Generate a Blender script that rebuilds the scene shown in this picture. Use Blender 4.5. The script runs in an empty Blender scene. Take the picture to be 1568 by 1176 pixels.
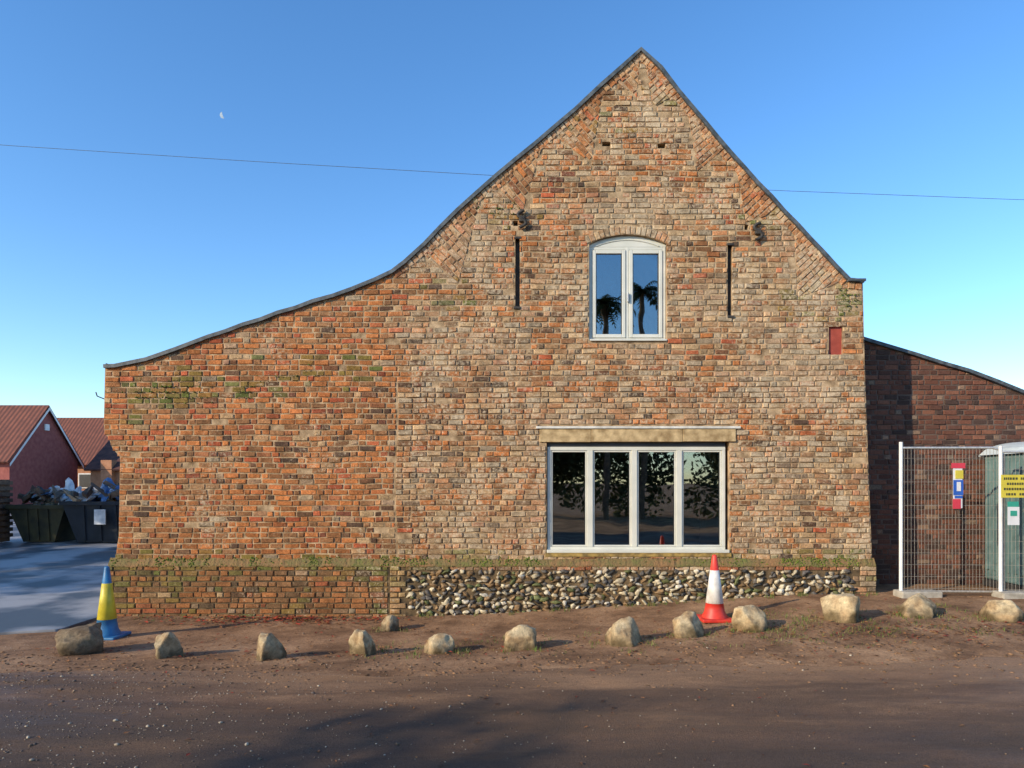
import bpy, bmesh, math, random
from mathutils import Vector, noise, Matrix, Euler
random.seed(7)
R = random.random
U = random.uniform
scene = bpy.context.scene
S = 0.009139           # metres per image pixel on the gable wall plane; u, v are image coordinates
def E(u, v): return ((u-784)*S, 1.6+(740-v)*S)
def EX(u): return (u-784)*S
def EZ(v): return 1.6+(740-v)*S
def sm(a, b, t):
    t = max(0, min(1, (t-a)/(b-a))); return t*t*(3-2*t)
def gh(x, y):
    s = -0.25+0.32*sm(-1.7, 5.2, x)
    if y < 0: t = sm(-5.0, -0.6, y)
    else: t = 1-0.8*sm(1, 9, y)
    h = s*t
    if abs(x) < 30 and abs(y) < 30:
        h += 0.018*noise.noise(Vector((x*0.9, y*0.9, 3)))+0.010*noise.noise(Vector((x*4, y*4, 1)))
        if y < -3.2:   # wheel ruts
            for ry, k in ((-4.15, .10), (-5.4, .06), (-4.7, -.12)):
                q = y-(ry+k*x*.5+.12*noise.noise(Vector((x*.4, ry, 0))))
                h -= .012*math.exp(-(q/.10)**2)-.006*math.exp(-((abs(q)-.2)/.07)**2)
    return h

# ------------------------------------------------------------ materials
def new_mat(name):
    m = bpy.data.materials.new(name); m.use_nodes = True
    nt = m.node_tree
    b = nt.nodes['Principled BSDF']
    return m, nt, b
def nd(nt, t, **kw):
    n = nt.nodes.new(t)
    for k, v in kw.items(): setattr(n, k, v)
    return n
def c4(c): return (c[0], c[1], c[2], 1)
def nmat(name, c1, c2, scale=6, rough=.8, bump=.2, bscale=50, metal=0, bdist=.01, lo=.35, hi=.65, spec=None):
    m, nt, b = new_mat(name)
    tc = nd(nt, 'ShaderNodeTexCoord')
    n = nd(nt, 'ShaderNodeTexNoise'); n.inputs['Scale'].default_value = scale; n.inputs['Detail'].default_value = 8
    nt.links.new(tc.outputs['Object'], n.inputs['Vector'])
    r = nd(nt, 'ShaderNodeValToRGB')
    r.color_ramp.elements[0].position = lo; r.color_ramp.elements[0].color = c4(c1)
    r.color_ramp.elements[1].position = hi; r.color_ramp.elements[1].color = c4(c2)
    nt.links.new(n.outputs['Fac'], r.inputs['Fac']); nt.links.new(r.outputs['Color'], b.inputs['Base Color'])
    b.inputs['Roughness'].default_value = rough; b.inputs['Metallic'].default_value = metal
    if spec is not None: b.inputs['Specular IOR Level'].default_value = spec
    if bump:
        n2 = nd(nt, 'ShaderNodeTexNoise'); n2.inputs['Scale'].default_value = bscale; n2.inputs['Detail'].default_value = 6
        nt.links.new(tc.outputs['Object'], n2.inputs['Vector'])
        bp = nd(nt, 'ShaderNodeBump'); bp.inputs['Strength'].default_value = bump; bp.inputs['Distance'].default_value = bdist
        nt.links.new(n2.outputs['Fac'], bp.inputs['Height']); nt.links.new(bp.outputs['Normal'], b.inputs['Normal'])
    return m
def colmat(name, rough=.85, scale=45, amt=.5, bump=.5, bdist=.006, smear=None, trans=0):
    m, nt, b = new_mat(name)
    a = nd(nt, 'ShaderNodeAttribute', attribute_name='Col')
    tc = nd(nt, 'ShaderNodeTexCoord')
    n = nd(nt, 'ShaderNodeTexNoise'); n.inputs['Scale'].default_value = scale; n.inputs['Detail'].default_value = 8; n.inputs['Roughness'].default_value = .7
    nt.links.new(tc.outputs['Object'], n.inputs['Vector'])
    mr = nd(nt, 'ShaderNodeMapRange'); mr.inputs[1].default_value = .3; mr.inputs[2].default_value = .7
    mr.inputs[3].default_value = 1-amt; mr.inputs[4].default_value = 1+amt
    nt.links.new(n.outputs['Fac'], mr.inputs[0])
    vm = nd(nt, 'ShaderNodeVectorMath', operation='SCALE')
    nt.links.new(a.outputs['Color'], vm.inputs[0]); nt.links.new(mr.outputs[0], vm.inputs['Scale'])
    out = vm.outputs[0]
    if smear:
        def noi(s, d, r):
            q = nd(nt, 'ShaderNodeTexNoise'); q.inputs['Scale'].default_value = s; q.inputs['Detail'].default_value = d; q.inputs['Roughness'].default_value = r
            nt.links.new(tc.outputs['Object'], q.inputs['Vector']); return q
        n3 = noi(21, 10, .8); n5 = noi(1.3, 4, .5)
        ad = nd(nt, 'ShaderNodeMath', operation='MULTIPLY_ADD'); nt.links.new(n5.outputs['Fac'], ad.inputs[0]); ad.inputs[1].default_value = .55
        nt.links.new(n3.outputs['Fac'], ad.inputs[2])
        sx = nd(nt, 'ShaderNodeSeparateXYZ'); nt.links.new(tc.outputs['Object'], sx.inputs[0])
        gx = nd(nt, 'ShaderNodeMapRange'); gx.inputs[1].default_value = -2.0; gx.inputs[2].default_value = -1.2; gx.inputs[3].default_value = -.07; gx.inputs[4].default_value = .015
        nt.links.new(sx.outputs['X'], gx.inputs[0])
        a2 = nd(nt, 'ShaderNodeMath', operation='ADD'); nt.links.new(ad.outputs[0], a2.inputs[0]); nt.links.new(gx.outputs[0], a2.inputs[1])
        r3 = nd(nt, 'ShaderNodeMapRange'); r3.inputs[1].default_value = .78; r3.inputs[2].default_value = .90; r3.inputs[4].default_value = .85
        nt.links.new(a2.outputs[0], r3.inputs[0])
        mx = nd(nt, 'ShaderNodeMix', data_type='RGBA')
        nt.links.new(r3.outputs[0], mx.inputs[0]); nt.links.new(out, mx.inputs[6]); mx.inputs[7].default_value = c4(smear)
        # blackened weathering
        n6 = noi(5.5, 10, .78)
        r6 = nd(nt, 'ShaderNodeMapRange'); r6.inputs[1].default_value = .36; r6.inputs[2].default_value = .56; r6.inputs[3].default_value = .60; r6.inputs[4].default_value = 1.18
        nt.links.new(n6.outputs['Fac'], r6.inputs[0])
        v6 = nd(nt, 'ShaderNodeVectorMath', operation='SCALE'); nt.links.new(mx.outputs[2], v6.inputs[0]); nt.links.new(r6.outputs[0], v6.inputs['Scale'])
        out = v6.outputs[0]
    nt.links.new(out, b.inputs['Base Color'])
    b.inputs['Roughness'].default_value = rough; b.inputs['Specular IOR Level'].default_value = .2
    if bump:
        bp = nd(nt, 'ShaderNodeBump'); bp.inputs['Strength'].default_value = bump; bp.inputs['Distance'].default_value = bdist
        nt.links.new(n.outputs['Fac'], bp.inputs['Height']); nt.links.new(bp.outputs['Normal'], b.inputs['Normal'])
    if trans:
        tl = nd(nt, 'ShaderNodeBsdfTranslucent'); nt.links.new(out, tl.inputs['Color'])
        ms = nd(nt, 'ShaderNodeMixShader'); ms.inputs[0].default_value = trans
        nt.links.new(b.outputs[0], ms.inputs[1]); nt.links.new(tl.outputs[0], ms.inputs[2])
        nt.links.new(ms.outputs[0], nt.nodes['Material Output'].inputs[0])
    return m
M_brick = colmat('weathered_brick', smear=(.54, .43, .29), bump=.8, bdist=.008)
M_brick2 = colmat('wing_brick', amt=.35)
M_flint = colmat('flint', rough=.5, scale=30, amt=.5, bump=.4)
M_leaf = colmat('leaf_litter', rough=.7, scale=20, amt=.3, bump=.1)
M_stone = colmat('boulder_stone', rough=.9, scale=22, amt=.45, bump=.9, bdist=.016)
M_mortar = nmat('lime_mortar', (.19, .12, .06), (.55, .39, .23), 7, .95, .6, 70)
M_mortar2 = nmat('wing_mortar', (.085, .058, .046), (.15, .105, .08), 5, .95, .4, 60)
M_flmort = nmat('flint_mortar', (.05, .035, .018), (.18, .12, .06), 9, .95, .6, 50)
M_lead = nmat('lead_coping', (.04, .052, .06), (.11, .125, .135), 12, .6, .2, 30)
M_tile = nmat('clay_roof_tiles', (.17, .05, .03), (.34, .11, .06), 3, .85, .4, 25)
M_tiled = nmat('dark_roof_tiles', (.06, .025, .02), (.13, .05, .035), 3, .85, .4, 25)
M_pvc = nmat('cream_window_frame', (.60, .60, .52), (.68, .67, .59), 4, .4, 0)
M_seal = nmat('dark_gasket', (.03, .03, .03), (.05, .05, .05), 4, .5, 0)
M_timber = nmat('oak_lintel', (.30, .20, .09), (.60, .44, .23), 9, .8, .5, 30)
M_flash = nmat('pale_flashing', (.5, .48, .42), (.75, .73, .66), 8, .7, .1)
M_ochre = nmat('ochre_sill_course', (.16, .11, .04), (.42, .28, .08), 12, .9, .4)
M_iron = nmat('iron', (.02, .018, .016), (.06, .05, .04), 20, .7, .2)
M_red = nmat('red_niche', (.30, .05, .03), (.42, .08, .05), 10, .8, .1)
M_plaster = nmat('plaster', (.6, .58, .52), (.7, .68, .62), 3, .9, 0)
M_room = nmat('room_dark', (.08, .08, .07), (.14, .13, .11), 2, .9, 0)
M_conc = nmat('concrete_block', (.30, .27, .22), (.44, .40, .33), 12, .9, .3)
M_galv = nmat('galvanised_steel', (.42, .43, .43), (.62, .62, .6), 30, .45, 0, metal=.3)
M_wire = nmat('fence_wire', (.30, .27, .23), (.44, .40, .34), 30, .5, 0, metal=.2)
M_pink = nmat('pink_brick_far', (.26, .07, .06), (.34, .105, .085), 4, .9, .2, 20)
M_orange = nmat('orange_brick_far', (.36, .16, .08), (.46, .22, .12), 4, .9, .2, 20)
M_white = nmat('white_paint', (.7, .7, .68), (.8, .8, .78), 6, .5, 0)
def glass():
    m, nt, b = new_mat('window_glass')
    nt.nodes.remove(b)
    out = nt.nodes['Material Output']
    tr = nd(nt, 'ShaderNodeBsdfTransparent'); tr.inputs[0].default_value = (.7, .78, .76, 1)
    gl = nd(nt, 'ShaderNodeBsdfGlossy'); gl.inputs['Roughness'].default_value = .01; gl.inputs[0].default_value = (.9, .95, 1, 1)
    fr = nd(nt, 'ShaderNodeFresnel'); fr.inputs[0].default_value = 2.7
    ntc = nd(nt, 'ShaderNodeTexCoord'); n = nd(nt, 'ShaderNodeTexNoise'); n.inputs['Scale'].default_value = 2.2; n.inputs['Detail'].default_value = 1
    nt.links.new(ntc.outputs['Object'], n.inputs['Vector'])
    bp = nd(nt, 'ShaderNodeBump'); bp.inputs['Strength'].default_value = .06; bp.inputs['Distance'].default_value = .03
    nt.links.new(n.outputs['Fac'], bp.inputs['Height']); nt.links.new(bp.outputs['Normal'], gl.inputs['Normal'])
    mx = nd(nt, 'ShaderNodeMixShader')
    nt.links.new(fr.outputs[0], mx.inputs[0]); nt.links.new(tr.outputs[0], mx.inputs[1]); nt.links.new(gl.outputs[0], mx.inputs[2])
    nt.links.new(mx.outputs[0], out.inputs[0])
    return m
M_glass = glass()

# ------------------------------------------------------------ mesh helpers
def link(o, parent=None):
    scene.collection.objects.link(o)
    if parent: o.parent = parent
    return o
def empty(name, loc=(0, 0, 0)):
    e = bpy.data.objects.new(name, None); e.empty_display_size = .3; e.location = loc
    return link(e)
def pymesh(name, V, F, mat, parent=None, cols=None, smooth=False):
    me = bpy.data.meshes.new(name); me.from_pydata(V, [], F)
    if isinstance(mat, list):
        for m in mat: me.materials.append(m)
    else: me.materials.append(mat)
    if cols:
        a = me.color_attributes.new('Col', 'FLOAT_COLOR', 'POINT')
        flat = []
        for c in cols: flat += [c[0], c[1], c[2], 1]
        a.data.foreach_set('color', flat)
    if smooth: me.polygons.foreach_set('use_smooth', [True]*len(me.polygons))
    me.update()
    return link(bpy.data.objects.new(name, me), parent)
def boxdata(x0, x1, y0, y1, z0, z1, base=0):
    V = [(x0, y0, z0), (x1, y0, z0), (x1, y1, z0), (x0, y1, z0), (x0, y0, z1), (x1, y0, z1), (x1, y1, z1), (x0, y1, z1)]
    F = [(0, 3, 2, 1), (4, 5, 6, 7), (0, 1, 5, 4), (1, 2, 6, 5), (2, 3, 7, 6), (3, 0, 4, 7)]
    return V, [tuple(i+base for i in f) for f in F]
def box(name, x0, x1, y0, y1, z0, z1, mat, parent=None, bev=0):
    V, F = boxdata(x0, x1, y0, y1, z0, z1)
    o = pymesh(name, V, F, mat, parent)
    if bev:
        b = o.modifiers.new('b', 'BEVEL'); b.width = bev; b.segments = 2
    return o
def rot_box(V, ang, piv):
    ca, sa = math.cos(ang), math.sin(ang)
    return [(piv[0]+(x-piv[0])*ca-(y-piv[1])*sa, piv[1]+(x-piv[0])*sa+(y-piv[1])*ca, z) for x, y, z in V]
def bars(name, L, mat, parent=None):
    V = []; F = []
    for b in L:
        v, f = boxdata(*b, base=len(V)); V += v; F += f
    return pymesh(name, V, F, mat, parent)
def curve_holes(name, outer, holes, y0, y1, mat, parent):
    cu = bpy.data.curves.new(name, 'CURVE'); cu.dimensions = '2D'; cu.fill_mode = 'BOTH'; cu.extrude = (y1-y0)/2
    for loop in [outer]+holes:
        sp = cu.splines.new('POLY'); sp.points.add(len(loop)-1); sp.use_cyclic_u = True
        for i, p in enumerate(loop): sp.points[i].co = (p[0], p[1], 0, 1)
    tmp = bpy.data.objects.new('tmp', cu); scene.collection.objects.link(tmp)
    dg = bpy.context.evaluated_depsgraph_get()
    me = bpy.data.meshes.new_from_object(tmp.evaluated_get(dg))
    bpy.data.objects.remove(tmp)
    me.transform(Matrix.Translation((0, (y0+y1)/2, 0)) @ Matrix.Rotation(math.pi/2, 4, 'X'))
    me.materials.clear(); me.materials.append(mat); me.name = name
    return link(bpy.data.objects.new(name, me), parent)
def tube(name, pts, r, mat, parent=None, res=3):
    cu = bpy.data.curves.new(name, 'CURVE'); cu.dimensions = '3D'; cu.bevel_depth = r; cu.bevel_resolution = res
    sp = cu.splines.new('POLY'); sp.points.add(len(pts)-1)
    for i, p in enumerate(pts): sp.points[i].co = (*p, 1)
    cu.materials.append(mat)
    o = bpy.data.objects.new(name, cu); return link(o, parent)
def lathe(name, prof, mats, midx, loc, parent=None, seg=32):
    V = []; F = []
    for r, z in prof:
        for i in range(seg):
            a = 2*math.pi*i/seg; V.append((loc[0]+r*math.cos(a), loc[1]+r*math.sin(a), loc[2]+z))
    for k in range(len(prof)-1):
        for i in range(seg):
            j = (i+1) % seg; F.append((k*seg+i, k*seg+j, (k+1)*seg+j, (k+1)*seg+i))
    o = pymesh(name, V, F, mats, parent, smooth=True)
    for k in range(len(prof)-1):
        for i in range(seg): o.data.polygons[k*seg+i].material_index = midx[k]
    return o

# ------------------------------------------------------------ brickwork
def clip(poly, p, n):   # keep side where (q-p).n <= 0
    out = []
    for i in range(len(poly)):
        a = poly[i]; b = poly[(i+1) % len(poly)]
        da = (a[0]-p[0])*n[0]+(a[1]-p[1])*n[1]; db = (b[0]-p[0])*n[0]+(b[1]-p[1])*n[1]
        if da <= 0: out.append(a)
        if (da < 0 < db) or (db < 0 < da):
            t = da/(da-db); out.append((a[0]+(b[0]-a[0])*t, a[1]+(b[1]-a[1])*t))
    return out
def area(p):
    return .5*abs(sum(p[i][0]*p[(i+1) % len(p)][1]-p[(i+1) % len(p)][0]*p[i][1] for i in range(len(p))))
class Bricks:
    def __init__(s): s.V = []; s.F = []; s.C = []
    def add(s, poly, yf, col):
        if len(poly) < 3 or area(poly) < .0008: return
        a = sum(poly[i][0]*poly[(i+1) % len(poly)][1]-poly[(i+1) % len(poly)][0]*poly[i][1] for i in range(len(poly)))
        if a < 0: poly = poly[::-1]
        cx = sum(p[0] for p in poly)/len(poly); cz = sum(p[1] for p in poly)/len(poly)
        n = len(poly); b = len(s.V); e = U(.004, .010)
        tx = U(-.04, .04); tz = U(-.07, .07)
        for p in poly:
            dx = p[0]-cx; dz = p[1]-cz; L = math.hypot(dx, dz)+1e-6
            k = max(0.3, 1-e*1.7/L)
            jx = U(-.005, .005); jz = U(-.004, .004)
            s.V.append((cx+dx*k+jx, yf+dx*tx+dz*tz, cz+dz*k+jz))
        for p in poly: s.V.append((p[0]+U(-.003, .003), yf+e, p[1]+U(-.003, .003)))
        for p in poly: s.V.append((p[0], yf+.03, p[1]))
        s.F.append(tuple(range(b, b+n)))
        for r in (0, 1):
            for i in range(n):
                j = (i+1) % n
                s.F.append((b+r*n+i, b+(r+1)*n+i, b+(r+1)*n+j, b+r*n+j))
        s.C += [col]*(3*n)
    def build(s, name, mat, parent): return pymesh(name, s.V, s.F, mat, parent, s.C)

def mixc(a, b, t): return tuple(a[i]*(1-t)+b[i]*t for i in range(3))
OR = (.47, .17, .055); BR = (.29, .14, .062); PA = (.50, .33, .175); GR = (.38, .29, .19); DK = (.10, .06, .04); RD = (.42, .10, .042)
def pick(w):
    t = R()*sum(x[0] for x in w)
    for x in w:
        t -= x[0]
        if t <= 0: return x[1]
    return w[-1][1]
moss_spots = [(262, 598, 60, 20, .9), (375, 598, 25, 14, .8), (1300, 465, 22, 26, .9), (500, 560, 90, 30, .25), (760, 325, 60, 22, .45),
              (930, 190, 60, 16, .35), (1165, 330, 50, 20, .3), (1250, 460, 60, 40, .35), (1000, 150, 30, 20, .3), (200, 640, 40, 30, .3), (330, 585, 160, 25, .22),
              (400, 860, 260, 16, .5), (560, 870, 120, 16, .5), (1200, 848, 160, 8, .6), (250, 880, 80, 18, .6), (690, 440, 80, 30, .25), (590, 905, 30, 40, .4), (1325, 880, 20, 30, .3), (720, 846, 110, 8, .5)]
def bcol(x, z):
    u = x/S+784; v = 740-(z-1.6)/S
    n = noise.noise(Vector((x*.55, z*.55, 1)))*1.4; n2 = noise.noise(Vector((x*1.3, z*1.3, 9)))*1.4
    left = 1-sm(-1.75, -1.55, x) if v > 590 else 1-sm(560, 700, u)
    top = sm(4.2, 5.2, z)
    cen = 1-left
    w = [(.30+.32*left+.14*top+.22*n, OR), (.38, BR), (max(.02, .02+.25*cen-.08*top-.2*n+.12*n2), PA), (max(.01, .01+.22*cen-.06*top-.2*n2), GR),
         (.10+.12*max(0, n2)+.03*top, DK), (.04+.11*left+.03*top, RD)]
    w = [(max(.01, a), c) for a, c in w]
    c = pick(w); c = mixc(c, pick(w), U(0, .4))
    f = U(.7, 1.14); c = tuple(q*f for q in c)
    sme = max(0, noise.noise(Vector((x*.9+5, z*1.4, 4))))*1.1*(.1+.9*cen)
    c = mixc(c, (.44, .34, .22), min(.6, sme))
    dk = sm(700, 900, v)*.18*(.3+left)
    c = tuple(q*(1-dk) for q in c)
    for mu, mv, ru, rv, a in moss_spots:
        d = ((u-mu)/ru)**2+((v-mv)/rv)**2
        if d < 1.6 and R() < a*(1.2-d*.7): c = mixc(c, (.11, .14, .03), U(.3, .8))
    return c

top_uv = [(161, 561), (178, 560), (225, 549), (270, 534), (320, 516), (400, 488), (480, 462), (540, 442), (575, 428), (600, 415), (620, 401), (650, 374), (700, 323), (760, 268), (820, 220),
          (880, 168), (920, 132), (950, 104), (981, 76), (1012, 105), (1040, 141), (1100, 214), (1180, 302), (1240, 366), (1299, 429), (1321, 431)]
TOP = [E(*p) for p in top_uv]
def interp(tab, t):
    if t <= tab[0][0]: return tab[0][1]
    for a, b in zip(tab, tab[1:]):
        if t <= b[0]: return a[1]+(b[1]-a[1])*(t-a[0])/(b[0]-a[0])
    return tab[-1][1]
XL = sorted((EZ(v), EX(u)) for v, u in [(556, 162), (650, 159), (662, 160), (672, 167), (686, 172), (700, 184), (820, 182), (852, 177)])
XR = sorted((EZ(v), EX(u)) for v, u in [(430, 1321), (560, 1324), (700, 1329), (852, 1335)])

ax0, ax1 = EX(902), EX(1021); amid = (ax0+ax1)/2; aw = (ax1-ax0)/2
azs, azc, azb = EZ(373), EZ(359), EZ(522)
arise = azc-azs; AR = (aw*aw+arise*arise)/(2*arise); acz = azc-AR
AO = AR+.112
wx0, wx1, wz0, wz1 = EX(837), EX(1117), EZ(848), EZ(676)
rects = [(EX(789), EX(796), EZ(470), EZ(363)), (EX(1114), EX(1121), EZ(484), EZ(374)), (EX(922), EX(935), EZ(224), EZ(217)), (EX(1007), EX(1019), EZ(227), EZ(220)),
         (EX(1269), EX(1290), EZ(543), EZ(500)), (EX(1140), EX(1146), EZ(352), EZ(344)), (EX(786), EX(793), EZ(346), EZ(338))]
brect = rects+[(wx0, wx1, wz0, wz1), (EX(826), EX(1127), EZ(677), EZ(652))]
def gaps(z0, z1):
    g = []
    for r in brect:
        if r[3]-.012 > z0 and r[2]+.012 < z1 and r[1] > r[0]: g.append((r[0], r[1]))
    zm = (z0+z1)/2
    if azb-.01 < zm <= azs+.02: g.append((ax0, ax1))
    elif azs < zm < acz+AO:
        h = math.sqrt(max(0, AO*AO-(zm-acz)**2)); h = min(h, aw+.045)
        g.append((amid-h, amid+h))
    return g
tum_uv = [[(640, 384), (742, 285), (702, 432)], [(752, 276), (835, 208), (800, 325)], [(842, 202), (925, 128), (905, 250)], [(935, 118), (981, 76), (975, 150)],
          [(1050, 154), (1110, 226), (1068, 262)], [(985, 80), (1040, 141), (1000, 165)], [(1215, 340), (1299, 429), (1222, 455)], [(1125, 242), (1200, 324), (1142, 340)]]
TUM = [[E(*p) for p in t] for t in tum_uv]
def tri_planes(t):
    cx = sum(p[0] for p in t)/3; cz = sum(p[1] for p in t)/3; out = []
    for i in range(3):
        a = t[i]; b = t[(i+1) % 3]; n = (b[1]-a[1], a[0]-b[0]); L = math.hypot(*n); n = (n[0]/L, n[1]/L)
        if (cx-a[0])*n[0]+(cz-a[1])*n[1] > 0: n = (-n[0], -n[1])
        out.append((a, n))
    return out
TP = [tri_planes(t) for t in TUM]
def top_clip(poly, T=TOP, off=.0):
    x0 = min(p[0] for p in poly); x1 = max(p[0] for p in poly)
    for a, b in zip(T, T[1:]):
        if b[0] > x0 and a[0] < x1:
            n = (-(b[1]-a[1]), b[0]-a[0]); L = math.hypot(*n); n = (n[0]/L, n[1]/L)
            poly = clip(poly, (a[0]-n[0]*off, a[1]-n[1]*off), n)
            if len(poly) < 3: return []
    return poly
BK = Bricks()
def course(B, xa, xb, z0, z1, yf, colf, j=.014, special=True, topc=True, T=TOP):
    x = xa+.004; hdr = R() < .5
    g = gaps(z0, z1) if special else []
    while x < xb-.03:
        if R() < .15: hdr = not hdr
        L = (U(.09, .118) if hdr else U(.19, .23)); hdr = not hdr if R() < .75 else hdr
        x1 = min(x+L, xb)
        if xb-x1 < .04: x1 = xb
        segs = [(x, x1)]
        for a, b in g:
            ns = []
            for s0, s1 in segs:
                if s1 <= a or s0 >= b: ns.append((s0, s1)); continue
                if s0 < a-.015: ns.append((s0, a))
                if s1 > b+.015: ns.append((b, s1))
            segs = ns
        for s0, s1 in segs:
            wv = lambda xx: .016*noise.noise(Vector((xx*.7, z0*.8, 2)))+.010*noise.noise(Vector((xx*3, z0*2, 7)))
            d0 = wv(s0) if special else 0; d1 = wv(s1) if special else 0
            jz = U(-.003, .003); js = j+U(-.004, .006)
            poly = [(s0, z0+d0+jz), (s1-js, z0+d1+jz+U(-.003, .003)), (s1-js, z1-j+d1+jz+U(-.006, .003)), (s0, z1-j+d0+jz+U(-.006, .003))]
            if topc: poly = top_clip(poly, T, .012)
            if len(poly) < 3: continue
            if special:
                for tp in TP:
                    cx = sum(p[0] for p in poly)/len(poly); cz = sum(p[1] for p in poly)/len(poly)
                    ds = [((cx-p[0])*n[0]+(cz-p[1])*n[1], p, n) for p, n in tp]
                    m = max(ds, key=lambda q: q[0])
                    if m[0] < 0: poly = []; break
                    if m[0] < .15:
                        poly = clip(poly, (m[1][0]+m[2][0]*.006, m[1][1]+m[2][1]*.006), (-m[2][0], -m[2][1]))
                    if len(poly) < 3: break
            if len(poly) < 3: continue
            if special and R() < .015: continue
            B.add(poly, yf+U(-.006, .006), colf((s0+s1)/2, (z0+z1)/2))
        x = x1
H = .0755
zb = EZ(856); z = zb; xj = EX(606)
k = 0
while z < EZ(70):
    zm = z+H/2
    xa = interp(XL, zm); xb = interp(XR, zm)
    if zm > TOP[0][1]:
        xa = min(p[0] for p in TOP)
        for a, b in zip(TOP, TOP[1:]):
            if a[1] <= zm-H*.6 <= b[1]: xa = a[0]-.05; break
    if zm > TOP[-1][1]:
        for a, b in zip(TOP[18:], TOP[19:]):
            if a[1] >= zm-H*.6 >= b[1]: xb = b[0]+.05
    if zm < EZ(580) and xa < xj:
        course(BK, xa, xj+.02*math.sin(zm*3), z, z+H, -.008, bcol)
        course(BK, xj+.02*math.sin(zm*3)+.016, xb, z, z+H, -.012, bcol)
    else:
        course(BK, xa, xb, z, z+H, -.008, bcol)
    z += H; k += 1
for t, tp in zip(TUM, TP):
    a, b, c = t
    d = Vector((b[0]-a[0], b[1]-a[1])).normalized(); nn = Vector((d.y, -d.x))
    if nn.dot(Vector((c[0]-a[0], c[1]-a[1]))) < 0: nn = -nn
    L = math.hypot(b[0]-a[0], b[1]-a[1]); depth = 1.6
    i = 0.0
    while i < L+.3:
        q = -.05*R()
        while q < depth:
            w = U(.2, .22) if R() < .6 else .105
            P0 = Vector(a)+d*i+nn*q
            poly = [tuple(P0), tuple(P0+nn*(w-.014)), tuple(P0+nn*(w-.014)+d*(H-.015)), tuple(P0+d*(H-.015))]
            for p, n in tp:
                poly = clip(poly, p, n)
                if len(poly) < 3: break
            if len(poly) >= 3: poly = top_clip(poly, TOP, .012)
            if len(poly) >= 3:
                cc = bcol(P0.x, P0.y); BK.add(poly, -.009+U(-.005, .005), mixc(cc, OR, .25))
            q += w
        i += H
n = 17; half = math.asin((aw+.03)/AR)
for i in range(n):
    a0 = -half+2*half*i/n+.004; a1 = -half+2*half*(i+1)/n-.004
    poly = [(amid+AR*math.sin(a0), acz+AR*math.cos(a0)), (amid+AO*math.sin(a0), acz+AO*math.cos(a0)), (amid+AO*math.sin(a1), acz+AO*math.cos(a1)), (amid+AR*math.sin(a1), acz+AR*math.cos(a1))]
    BK.add(poly, -.010, mixc(bcol(amid, azc), PA, .2))
house = empty('brick_barn_house')
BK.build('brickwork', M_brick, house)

outer = [(p[0], p[1]-.01) for p in TOP]
outer += [(x, zz) for zz, x in reversed(XR)]
outer += [(EX(1335), -.6), (EX(176), -.6)]
outer += [(x, zz) for zz, x in XL]
out2 = []
for p in outer:
    if not out2 or math.hypot(p[0]-out2[-1][0], p[1]-out2[-1][1]) > .02: out2.append(p)
holes = [[(r[0], r[2]), (r[1], r[2]), (r[1], r[3]), (r[0], r[3])] for r in rects]
holes.append([(wx0, wz0), (wx1, wz0), (wx1, wz1+.05), (wx0, wz1+.05)])
arch = [(ax0, azb), (ax1, azb)]
ha = math.asin(aw/AR)
arcp = [(amid+AR*math.sin(ha-2*ha*i/12), acz+AR*math.cos(ha-2*ha*i/12)) for i in range(13)]
holes.append(arch+arcp)
curve_holes('gable_wall', out2, holes, .002, .34, M_mortar, house)

# plinth
PY = -.048
PB = Bricks()
z = EZ(864); k = 0
PL = [(EZ(950), EX(163)), (EZ(866), EX(167))]
def plc(x, zc):
    c = mixc(bcol(x, zc), (.20, .13, .06), .25)
    if R() < .18: c = mixc(c, (.10, .13, .03), .5)
    return c
while z > -.45:
    zz0 = z-H
    xa = interp(PL, zz0)
    course(PB, xa, EX(596), zz0, z, PY, plc, special=False, topc=False)
    course(PB, EX(1308)+(.06 if k % 2 else -.04), EX(1340), zz0, z, PY, bcol, special=False, topc=False)
    course(PB, EX(598), EX(618)+(.05 if k % 2 else -.03), zz0, z, PY-.006, lambda x, zc: mixc(bcol(x, zc), (.42, .27, .11), .5), special=False, topc=False)
    if k < 1: course(PB, EX(622), EX(1300), zz0, z, PY, lambda x, zc: mixc(bcol(x, zc), RD if R() < .4 else DK, .45), special=False, topc=False)
    z -= H; k += 1
PB.build('plinth_brickwork', M_brick, house)
V, F = boxdata(EX(166), EX(1339), PY+.012, .002, -.6, EZ(866))
pymesh('plinth_core', V, F, M_flmort, house)
def ledge_mat():
    m, nt, b = new_mat('mossy_ledge')
    tc = nd(nt, 'ShaderNodeTexCoord')
    n = nd(nt, 'ShaderNodeTexNoise'); n.inputs['Scale'].default_value = 2.6; n.inputs['Detail'].default_value = 12; n.inputs['Roughness'].default_value = .8
    nt.links.new(tc.outputs['Object'], n.inputs['Vector'])
    r = nd(nt, 'ShaderNodeValToRGB'); e = r.color_ramp.elements
    e[0].position = .40; e[0].color = (.26, .14, .06, 1); e[1].position = .66; e[1].color = (.12, .15, .03, 1)
    q = e.new(.53); q.color = (.17, .13, .05, 1)
    nt.links.new(n.outputs['Fac'], r.inputs['Fac']); nt.links.new(r.outputs['Color'], b.inputs['Base Color'])
    b.inputs['Roughness'].default_value = .95
    n2 = nd(nt, 'ShaderNodeTexNoise'); n2.inputs['Scale'].default_value = 40
    nt.links.new(tc.outputs['Object'], n2.inputs['Vector'])
    bp = nd(nt, 'ShaderNodeBump'); bp.inputs['Strength'].default_value = .8; bp.inputs['Distance'].default_value = .02
    nt.links.new(n2.outputs['Fac'], bp.inputs['Height']); nt.links.new(bp.outputs['Normal'], b.inputs['Normal'])
    return m
M_ledge = ledge_mat()
V = []; F = []; nx = 600
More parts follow.
